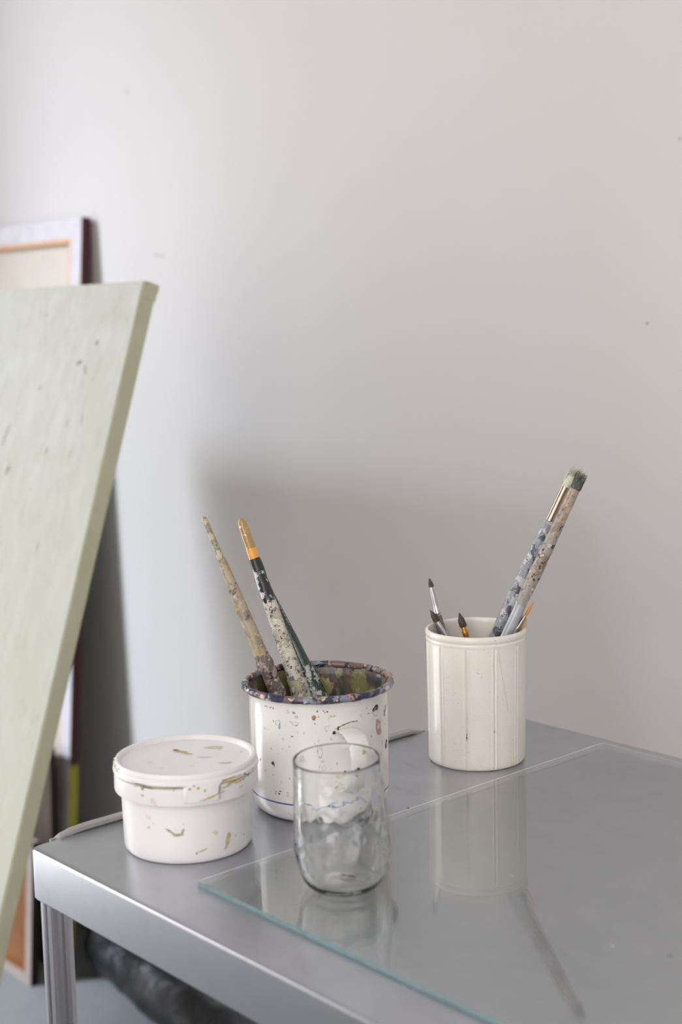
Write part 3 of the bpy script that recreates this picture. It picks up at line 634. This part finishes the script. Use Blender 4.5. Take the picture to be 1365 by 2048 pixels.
MB['b2'] = crust('white_crust_over_black', 'C9C6B8', [('B7AFA0', (1, 1, 1), 80, .52, .06, 3), ('9AA0A4', (1, 1, 1), 110, .57, .05, 5.2), ('2A2E33', (1, 1, 1), 210, .615, .03, 1.3), ('6D675C', (1, 1, 1), 150, .61, .04, 8.1), ('E6E4DC', (1, 1, 1), 260, .60, .04, 2)], 0.5, 1.0, 0.1)
MB['b2_low'] = crust('olive_white_crust', 'A9A88A', [('C9C7BA', (1, 1, 1), 110, .48, .04, 2), ('8A8E96', (1, 1, 1), 140, .58, .04, 4), ('77765A', (1, 1, 1), 120, .62, .04, 6)], 0.5, 1.0, 0.1)
MB['green'] = crust('dark_green_lacquer', '13302D', [('0D1F1E', (1, 1, 1), 60, .5, .1, 1), ('A9B4B8', (1, 1, 1), 190, .70, .03, 3.3)], 0.22, 0.5, 0.5)
MB['green_low'] = crust('green_with_crust', '1A3532', [('A8B0AE', (1, 1, 1), 120, .50, .03, 3.3), ('6B745E', (1, 1, 1), 140, .58, .04, 5), ('D7D8D2', (1, 1, 1), 240, .60, .03, 7)], 0.45, 0.9, 0.2)
MB['ferr'] = flat('tarnished_ferrule', '8F8A80', 0.3, metal=1.0, nscale=200, amt=0.3)
MB['brist_wet'] = flat('wet_dark_bristles', '3C352A', 0.6)
MB['l1'] = crust('blue_grey_crust', '8A8F98', [('B9BCBE', (1, 1, 1), 110, .50, .05, 1), ('4E525C', (1, 1, 1), 95, .565, .03, 3), ('6B635A', (1, 1, 1), 150, .62, .04, 5), ('CFCFC6', (1, 1, 1), 220, .63, .03, 7)], 0.45, 0.8, 0.2)
MB['l2'] = crust('grey_brown_crust', '98938A', [('8C7A6A', (1, 1, 1), 80, .53, .05, 1), ('C4C2B4', (1, 1, 1), 120, .55, .05, 3), ('4A3A2A', (1, 1, 1), 190, .60, .03, 5), ('B7A58C', (1, 1, 1), 90, .62, .04, 8)], 0.45, 0.8, 0.2)
MB['l2_low'] = flat('clear_grey_acrylic', 'A7ADB4', 0.15, 0.6, nscale=80, amt=0.2, coat=0.5)
MB['copper'] = flat('polished_pale_ferrule', 'B3A493', 0.2, metal=1.0, nscale=120, amt=0.15)
MB['silver'] = flat('aluminium_ferrule', 'C9C9CB', 0.25, metal=1.0, nscale=160, amt=0.15)
MB['l2f'] = crust('stained_ferrule', '9A8A7C', [('B59C86', (1, 1, 1), 120, .52, .05, 1), ('5F5850', (1, 1, 1), 150, .60, .04, 5), ('D8CFC4', (1, 1, 1), 240, .64, .03, 2)], 0.35, 0.6, 0.4)
MB['hair_pale'] = flat('pale_green_bristle', 'CDD3BC', 0.6, nscale=500); MB['hair_dark'] = flat('dark_grey_bristle', '4A4C48', 0.6, nscale=500); MB['hair_mid'] = flat('grey_green_bristle', '8E9588', 0.6, nscale=500)
MB['sable'] = flat('brown_sable_hair', '4A3A33', 0.55, nscale=500, amt=.3); MB['sable2'] = flat('light_sable_hair', '7A6256', 0.55, nscale=500, amt=.3)
MB['orange_hair'] = flat('orange_synthetic_hair', 'D98A3A', 0.5, nscale=500); MB['orange_ferr'] = flat('orange_gold_ferrule', 'C98A2C', 0.25, metal=0.6, nscale=120)
MB['wood'] = flat('bare_birch_wood', 'C9AE90', 0.5, nscale=70); MB['grey_handle'] = flat('dark_grey_lacquer_handle', '6E6C68', 0.4, nscale=60)
MB['letters'] = flat('worn_silver_lettering', '9AA8A6', 0.5)
# three brushes standing handle-up in the enamel mug
brush('paintbrush', 'thin grey-brown brush handle leaning left, leftmost of the three in the enamel mug', (-1.0411, .7632, 1.1572), (-.9604, .8226, .9045), [
  ('handle_tip', MB['b1_top'], [(0, .0010), (.0015, .0024), (.004, .0029), (.012, .0026), (.0425, .0036)], 1, .0003),
  ('handle', MB['b1'], [(.0420, .0040), (.05, .0043), (.08, .0054), (.112, .0062), (.138, .0068)], 1, .0003),
  ('handle_base', MB['b1_low'], [(.136, .0066), (.146, .0082), (.156, .0074), (.18, .0079), (.205, .0070)], 1, .0011),
  ('ferrule', MB['ferr'], [(.203, .0058), (.235, .0050)], 1, 0), ('bristles', MB['brist_wet'], [(.233, .0048), (.25, .0050), (.264, .0026), (.2675, .0004)], .8, .0003)], group=None)
r2, T2, ez2, ex2, ey2 = brush('paintbrush', 'thick white-crusted brush handle with gold tip and orange band, in the enamel mug', (-1.0487, .8118, 1.1495), (-.9512, .8358, .9045), [
  ('handle_tip', MB['gold'], [(0, .0012), (.0012, .0028), (.004, .0040), (.012, .0046), (.0305, .0048)], 1, .0001),
  ('colour_band', MB['band'], [(.0303, .00492), (.0405, .0051)], 1, 0),
  ('handle', MB['b2_up'], [(.0403, .0052), (.055, .0058), (.070, .0063), (.084, .0064)], 1, .0006),
  ('handle_belly', MB['b2'], [(.083, .0064), (.108, .0069), (.138, .0076), (.156, .0087)], 1, .0009),
  ('handle_base', MB['b2_low'], [(.155, .0086), (.173, .0098), (.19, .0090), (.21, .0070)], 1, .0011),
  ('ferrule', MB['ferr'], [(.208, .0072), (.236, .0080)], .8, 0), ('bristles', MB['brist_wet'], [(.234, .0078), (.25, .0078), (.260, .0040), (.2645, .0008)], .7, .0003)])
r3, T3, ez3, ex3, ey3 = brush('paintbrush', 'dark green lacquered brush handle with faint lettering, behind the thick white-crusted one', (-1.0335, .8250, 1.0913), (-.9255, .8510, .9045), [
  ('handle', MB['green'], [(0, .0012), (.002, .0026), (.012, .0034), (.035, .0044), (.06, .0054), (.092, .0062)], 1, .0001),
  ('handle_base', MB['green_low'], [(.091, .0062), (.105, .0070), (.125, .0074), (.14, .0068), (.155, .0058)], 1, .0008),
  ('ferrule', MB['ferr'], [(.153, .0054), (.188, .0056)], 1, 0), ('bristles', MB['brist_wet'], [(.186, .0054), (.20, .0056), (.212, .0026), (.216, .0006)], .8, .0002)])
bm = bmesh.new(); rnd = random.Random(4)
vv = (CAM_REF - T3).normalized(); side = ez3.cross(vv).normalized(); frt = side.cross(ez3).normalized()
if frt.dot(vv) < 0: frt = -frt
sgn = 1 if side.dot(WM @ Vector((1, 0, 0))) > 0 else -1
for k in range(22):                                                 # worn row of tiny letters
    d = 0.027 + k * 0.0011; r = 0.0040 + (d - .027) * .042 + .0003; hgt = rnd.choice((.0010, .0013, .0016)) 
    if k in (7, 13): continue
    a = 0.75
    def P(dd, h):
        an = a + h / r; return T3 + ez3 * dd + (side * sgn) * (r * math.sin(an)) + frt * (r * math.cos(an))
    q = [bm.verts.new(P(d, -hgt / 2)), bm.verts.new(P(d + .00045, -hgt / 2)), bm.verts.new(P(d + .00045 + rnd.choice((0, .0003)), hgt / 2)), bm.verts.new(P(d, hgt / 2))]
    bm.faces.new(q)
tagp(obj('lettering', bm, MB['letters'], r3.children[0] if r3.children else r3, smooth=False), 'worn pale row of tiny illegible lettering')

# brushes in the crock
CAMRIGHT = WM @ Vector((1, 0, 0))
r, T, ez, ex, ey = brush('paintbrush', 'long brush with shiny ferrule and green-white tuft, left of the long pair in crock', (-.8804, 1.0857, 1.1668), (-.9565, .9847, .9065), [
  ('ferrule', MB['copper'], [(0, .0042), (.020, .0040), (.028, .0043), (.0302, .0040), (.0383, .0044)], .8, 0),
  ('handle', MB['l1'], [(.0380, .0046), (.07, .0060), (.12, .0066), (.16, .0058), (.22, .0045), (.28, .0032), (.2870, .0010)], 1, .0005)])
BX = (.006 * ex.dot(CAMRIGHT), .006 * ey.dot(CAMRIGHT))
tuft(r, T, ez, ex, ey, [MB['hair_pale'], MB['hair_pale'], MB['hair_mid']], .0048, .021, (BX[0], BX[1]), 190, 3, tipspread=2.4, label='stiff pale green-white tuft')
r, T, ez, ex, ey = brush('paintbrush', 'long brown-flecked brush with dark grey tuft, right of the long pair in the crock', (-.8606, 1.0756, 1.1667), (-.9347, .9716, .9065), [
  ('ferrule', MB['l2f'], [(0, .0050), (.018, .0052), (.033, .0049), (.036, .0052)], .8, .0003),
  ('handle', MB['l2'], [(.0355, .0053), (.06, .0059), (.095, .0064), (.125, .0056)], 1, .0006),
  ('handle_lower', MB['l2_low'], [(.1245, .0052), (.17, .0048), (.24, .0036), (.286, .0024), (.2875, .0008)], 1, 0)])
tuft(r, T, ez, ex, ey, [MB['hair_dark'], MB['hair_dark'], MB['hair_mid']], .0052, .016, (0, 0), 170, 5, tipspread=1.2, label='dark grey paint-stiffened tuft')
brush('paintbrush', 'thin grey-blue brush handle tip just behind the long pair in the crock', (-.894, 1.0433, 1.064), (-.9148, .9736, .9065), [
  ('handle', MB['l2_low'], [(0, .0008), (.002, .0022), (.03, .0034), (.11, .0036), (.13, .0028)], 1, 0), ('ferrule', MB['ferr'], [(.129, .0028), (.155, .0028)], 1, 0), ('bristles', MB['brist_wet'], [(.154, .0026), (.165, .0024), (.171, .0006)], 1, 0)])
r, T, ez, ex, ey = brush('paintbrush', 'small brush with bright orange bristles at the right side of the crock', (-.8898, 1.0354, 1.0440), (-.9560, .9810, .9065), [
  ('ferrule', MB['copper'], [(0, .0012), (.003, .0018), (.022, .0028)], 1, 0), ('handle', MB['wood'], [(.0218, .0029), (.04, .0034), (.10, .0026), (.158, .0012)], 1, 0)])
tuft(r, T, ez, ex, ey, [MB['orange_hair']], .0014, .0150, (0.0006, 0), 50, 8, tipspread=.3, point=True)
brush('wooden_stick', 'flat bare wooden stick poking just above the crock rim behind the orange brush', (-.8940, 1.0370, 1.0400), (-.9200, 1.0350, .9065), [
  ('stick_body', MB['wood'], [(0, .0034), (.0008, .0040), (.133, .0040)], .3, 0)], cat='stick')
r, T, ez, ex, ey = brush('paintbrush', 'small dark-tipped brush with silver ferrule, tallest at the left of the crock', (-.9757, .9924, 1.0677), (-.9461, 1.0141, .9065), [
  ('ferrule', MB['silver'], [(0, .0018), (.004, .0021), (.018, .0028), (.0265, .0030), (.0268, .0033), (.0275, .0033), (.028, .0030), (.0290, .0032), (.030, .0030)], 1, 0),
  ('handle', MB['grey_handle'], [(.0298, .0034), (.05, .0044), (.10, .0034), (.166, .0015)], 1, 0)])
tuft(r, T, ez, ex, ey, [MB['sable'], MB['sable2']], .0024, .0085, (0, 0), 80, 9, tipspread=.1, point=True)
r, T, ez, ex, ey = brush('paintbrush', 'short dark sable brush leaning left, low behind the left rim of the crock', (-.9683, .9920, 1.0340), (-.904, 1.0362, .9065), [
  ('ferrule', MB['silver'], [(0, .0020), (.006, .0024), (.028, .0031)], 1, 0), ('handle', MB['grey_handle'], [(.0278, .0032), (.05, .0038), (.10, .0030), (.149, .0014)], 1, 0)])
tuft(r, T, ez, ex, ey, [MB['sable'], MB['sable2']], .0030, .0125, (0, 0), 90, 10, tipspread=.1, point=True)
r, T, ez, ex, ey = brush('paintbrush', 'small brush with round brown head and orange ferrule in the middle of the crock', (-.9545, 1.0156, 1.0265), (-.9026, 1.0138, .9065), [
  ('ferrule', MB['orange_ferr'], [(0, .0023), (.004, .0026), (.0045, .0029), (.0085, .0029), (.009, .0026), (.030, .0034)], 1, 0), ('handle', MB['wood'], [(.0298, .0036), (.06, .0038), (.129, .0014)], 1, 0)])
tuft(r, T, ez, ex, ey, [MB['sable']], .0036, .0140, (0, 0), 130, 11, tipspread=.1, point=True)

# ------------------------------------------------------------------ canvases
def canvas_back(name, label, Xr, w_, foot_y, slope, h, t, bar_w, m_cloth, m_bar, m_back, m_edge=None):
    """a stretched canvas leaning back by `slope` (dy/dz); its front-lower right corner stands at (Xr, foot_y, 0)"""
    a = math.atan(slope); R = Matrix.Translation(Vector((Xr, foot_y, 0))) @ Matrix.Rotation(-a, 4, 'X')
    root = thing(name, (Xr - w_ / 2, foot_y + t / 2, 0), label, 'canvas'); L = h / math.cos(a)
    bm = bmesh.new()                                                # frame bars with the cloth folded over them
    add_box(bm, -w_, 0, 0, t, 0, bar_w, 0, R); add_box(bm, -w_, 0, 0, t, L - bar_w, L, 0, R)
    add_box(bm, -w_, -w_ + bar_w, 0.0002, t, bar_w, L - bar_w, 0, R); add_box(bm, -bar_w, 0, 0.0002, t, bar_w, L - bar_w, 0, R)
    f_ = obj('stretcher_frame', bm, m_cloth, root, smooth=False)
    bm = bmesh.new(); q = bar_w                                     # bare wooden inner edge of the bars
    add_box(bm, -w_ + q, -q, 0.0006, t - 0.002, q, q + 0.006, 0, R); add_box(bm, -w_ + q, -q, 0.0006, t - 0.002, L - q - 0.009, L - q, 0, R)
    add_box(bm, -w_ + q, -w_ + q + 0.006, 0.0006, t - 0.002, q + .006, L - q - .009, 0, R); add_box(bm, -q - 0.006, -q, 0.0006, t - 0.002, q + .006, L - q - .009, 0, R)
    obj('inner_bar', bm, m_bar, f_, smooth=False)
    bm = bmesh.new(); add_box(bm, -w_ + q, -q, t * .62, t * .62 + 0.001, q, L - q, 0, R); obj('canvas_cloth', bm, m_back, root, smooth=False)
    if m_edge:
        bm = bmesh.new(); add_box(bm, 0, 0.0008, 0.0004, t + 0.0002, 0, L + 0.0004, 0, R); obj('paint_or_shade_edge', bm, m_edge, root, smooth=False)
    return root
M['cloth_white'] = flat('folded_white_canvas', 'C9C7CC', 0.8, 0.2, nscale=30, amt=.08); M['bar_pine'] = flat('pine_stretcher_bar', 'CFA580', 0.6, nscale=40)
M['cloth_raw'] = flat('primed_canvas_back', 'C9C1B7', 0.85, 0.2, nscale=16, amt=.06)
M['bar_orange'] = flat('orange_brown_board', '84522A', 0.6, nscale=14, amt=.3); M['cloth_grey'] = flat('greyish_canvas_edge', 'A1968F', 0.8, 0.2, nscale=30)
M['cloth_dim'] = flat('shade_toned_canvas', '584C43', 0.8, 0.2, nscale=30)  # canvas colour darkened to hold the shade that falls on it
def two_tone():
    t = NT('maroon_and_olive_edge'); s = t.n.new('ShaderNodeSeparateXYZ'); t.L(t.tc.outputs['Object'], s.inputs[0])
    c = t.mix(t.ramp(s.outputs[2], 0.425, 0.435), hexc('A09A38'), hexc('4A2A2A')); return t.set(c, 0.7, 0, .3)
M['maroon'] = two_tone()
M['dark_edge'] = flat('shade_dark_edge', '26221F', 0.7, 0.2, nscale=30)  # near-black sides put the shade between the canvases into the colour
canvas_back('stretched_canvas', 'tall white-edged canvas showing its back with maroon and olive side, rearmost against the wall', -2.500, 0.80, 1.434, 0.079, 1.552, 0.021, 0.040, M['cloth_white'], M['bar_pine'], M['cloth_raw'], M['maroon'])
canvas_back('stretched_canvas', 'half-height canvas toned dark brown for shade, standing between two taller canvases at the left', -2.512, 0.55, 1.416, 0.030, 0.475, 0.012, 0.03, M['cloth_dim'], M['cloth_dim'], M['cloth_dim'], M['dark_edge'])
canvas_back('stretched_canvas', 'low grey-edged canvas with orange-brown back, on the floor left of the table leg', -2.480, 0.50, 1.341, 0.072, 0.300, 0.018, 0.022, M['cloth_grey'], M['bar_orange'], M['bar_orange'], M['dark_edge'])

# the big pale green painting
def green_paint(name, side=False):
    t = NT(name); co = t.mapc()
    if side:
        c = t.mix(t.ramp(t.noise(co, 25, 4), .3, .7), hexc('B4B498'), hexc('BEBEA6')); t.bump(t.noise(t.mapc((1, 1, 1)), 420, 3, .6), .25, .0008)
        return t.set(c, .6, 0, .3)
    c = t.mix(t.ramp(t.noise(t.mapc((1, 1, .6)), 5, 4), .3, .7), hexc('A7A99C'), hexc('B1B3AC'))
    lt = t.ramp(t.noise(t.mapc((34, 34, 7), rot=(0, .2, 0), loc=(5, 2, 1)), 1, 5, .65), .50, .70); c = t.mix(t.math('MULTIPLY', lt, .5), c, hexc('BCC0BA'))
    sz = t.n.new('ShaderNodeSeparateXYZ'); t.L(t.tc.outputs['Object'], sz.inputs[0]); c = t.mix(t.math('MULTIPLY', t.ramp(t.math('ADD', sz.outputs[2], t.math('MULTIPLY', t.noise(co, 4, 3), .5)), 1.45, 0.85), .55), c, hexc('A1A48D'))
    st = t.ramp(t.noise(t.mapc((70, 70, 11), rot=(0, .18, 0)), 1, 4, .62), .55, .72); c = t.mix(t.math('MULTIPLY', st, .42), c, hexc('8A8D74'))
    st2 = t.ramp(t.noise(t.mapc((120, 120, 16), rot=(0, .22, 0), loc=(3, 1, 2)), 1, 3, .6), .70, .76); c = t.mix(t.math('MULTIPLY', st2, .8), c, hexc('6E6E58'))
    bl = t.ramp(t.noise(t.mapc((1, 1, .7), loc=(1, 4, 3)), 22, 5, .65), .56, .74); c = t.mix(t.math('MULTIPLY', bl, .35), c, hexc('989A84'))
    t.bump(t.noise(t.mapc((40, 40, 14), rot=(0, .2, 0)), 1, 5, .6), .45, .002); return t.set(c, .42, 0, .4)
M['green_face'] = green_paint('pale_green_brushed_paint'); M['green_side'] = green_paint('olive_green_canvas_side', True); M['green_dab'] = flat('olive_paint_dab', '727258', .6)
GX, GY, GS, GT, GW, GH = -1.690, 0.700, 0.322, 0.0255, 0.78, 1.466
a = math.atan(GS); RG = Matrix.Translation(Vector((GX, GY, 0.0))) @ Matrix.Rotation(-a, 4, 'X')
pt = thing('painting', (GX - GW / 2, GY + .02, 0), 'large pale green painting leaning back at the left, in front of the other canvases', 'painting')
bm = bmesh.new()
add_box(bm, -GW, 0, 0, GT, 0, GH, 0)
bmesh.ops.bevel(bm, geom=[e for e in bm.edges], offset=0.0022, segments=3, affect='EDGES')
for v in bm.verts: v.co = RG @ v.co
nf = (RG.to_3x3() @ Vector((0, -1, 0))); nfb = -nf
for f in bm.faces:
    f.normal_update()
    f.material_index = 0 if abs(f.normal.dot(nf)) > .85 and f.calc_area() > .01 else 1
def gsurf(u, v): return RG @ Vector((u, -0.0003, v))
for i, (u, v, su, sv, an) in enumerate([(-.085, 1.375, .004, .0028, .8), (-.215, 1.305, .0055, .002, .7), (-.078, 1.26, .0008, .010, .05), (-.115, 1.255, .0007, .008, -.05), (-.255, 1.175, .0028, .0075, -.35), (-.155, 1.21, .0016, .006, -.1), (-.175, 1.15, .0016, .0016, 0), (-.285, 1.23, .0012, .018, -.25), (-.12, 1.07, .0007, .010, .15), (-.10, 1.335, .0012, .010, .4), (-.12, 1.345, .006, .0028, .3), (-.245, 1.42, .005, .0015, 0), (-.09, 1.21, .0008, .008, -.1), (-.185, .95, .0010, .008, -.2), (-.15, .84, .0008, .006, -.2), (-.245, .90, .0022, .0016, .5)]):
    blob(bm, gsurf, u, v, su, sv, 500 + i, 2, n=12, rough=.45, ang=an)
flipfix(bm, lambda c: nf)
pc = obj('canvas_panel', bm, [M['green_face'], M['green_side'], M['green_dab']], pt, angle=50)
bm = bmesh.new()                                                    # folded corner of the cloth, top right
for (x0, x1, y0, y1, z0, z1) in ((-.0005, .0012, .008, GT + .0006, GH - .024, GH - .001), (-.0005, .0018, .014, GT + .0014, GH - .011, GH + .0008), (-.016, .0008, .006, GT + .0006, GH - .001, GH + .0012)):
    add_box(bm, x0, x1, y0, y1, z0, z1, 0, RG)
bmesh.ops.subdivide_edges(bm, edges=bm.edges[:], cuts=3, use_grid_fill=True)
for v in bm.verts: v.co += noise.noise_vector(v.co * 160) * .0008
obj('folded_corner', bm, M['green_side'], pt, angle=60, bevel=.0006)

# ------------------------------------------------------------------ black plastic-wrapped roll on the floor behind the table
M['black_plastic'] = crust('crumpled_black_plastic', '0C0D11', [('1E212B', (1, 1, 1), 14, .50, .1, 1), ('08090B', (1, 1, 1), 22, .52, .08, 3)], .42, .45, 0.0, .003)
bm = bmesh.new(); N = 60; prev = None
P0, P1 = Vector((-2.455, 1.500, .062)), Vector((-1.05, 1.300, .062)); dr = (P1 - P0).normalized(); sd = dr.cross(Vector((0, 0, 1))).normalized()
for i in range(N + 1):
    c = P0.lerp(P1, i / N); e_ = min(1, min(i, N - i) / 1.5 + .75); ring = []
    for k in range(24):
        th = 2 * PI * k / 24; q = Vector((math.cos(th), math.sin(th), i * .35)); r_ = (.056 + noise.noise(q * 1.1) * .009 + noise.noise(q * 3) * .003) * e_
        p = c + sd * (r_ * math.cos(th)) + Vector((0, 0, r_ * math.sin(th))); p.z = max(p.z, .0015); ring.append(bm.verts.new(p))
    if prev:
        for k in range(24): bm.faces.new((prev[k], prev[(k + 1) % 24], ring[(k + 1) % 24], ring[k]))
    else: bm.faces.new(ring)
    prev = ring
bm.faces.new(prev)
tagp(obj('wrapped_roll', bm, M['black_plastic'], loc=(-1.7, 1.385, 0), angle=60), 'long black plastic-wrapped roll lying on the floor under the table along the wall', 'roll')

# repeats share a group
for o in list(COL.objects):
    if o.parent is None and o.get('category') == 'brush': o['group'] = 'brushes in the enamel mug' if 'mug' in o['label'] or 'crusted one' in o['label'] else 'brushes in the stoneware crock'
    if o.parent is None and o.get('category') == 'canvas': o['group'] = 'canvases leaning at the wall'
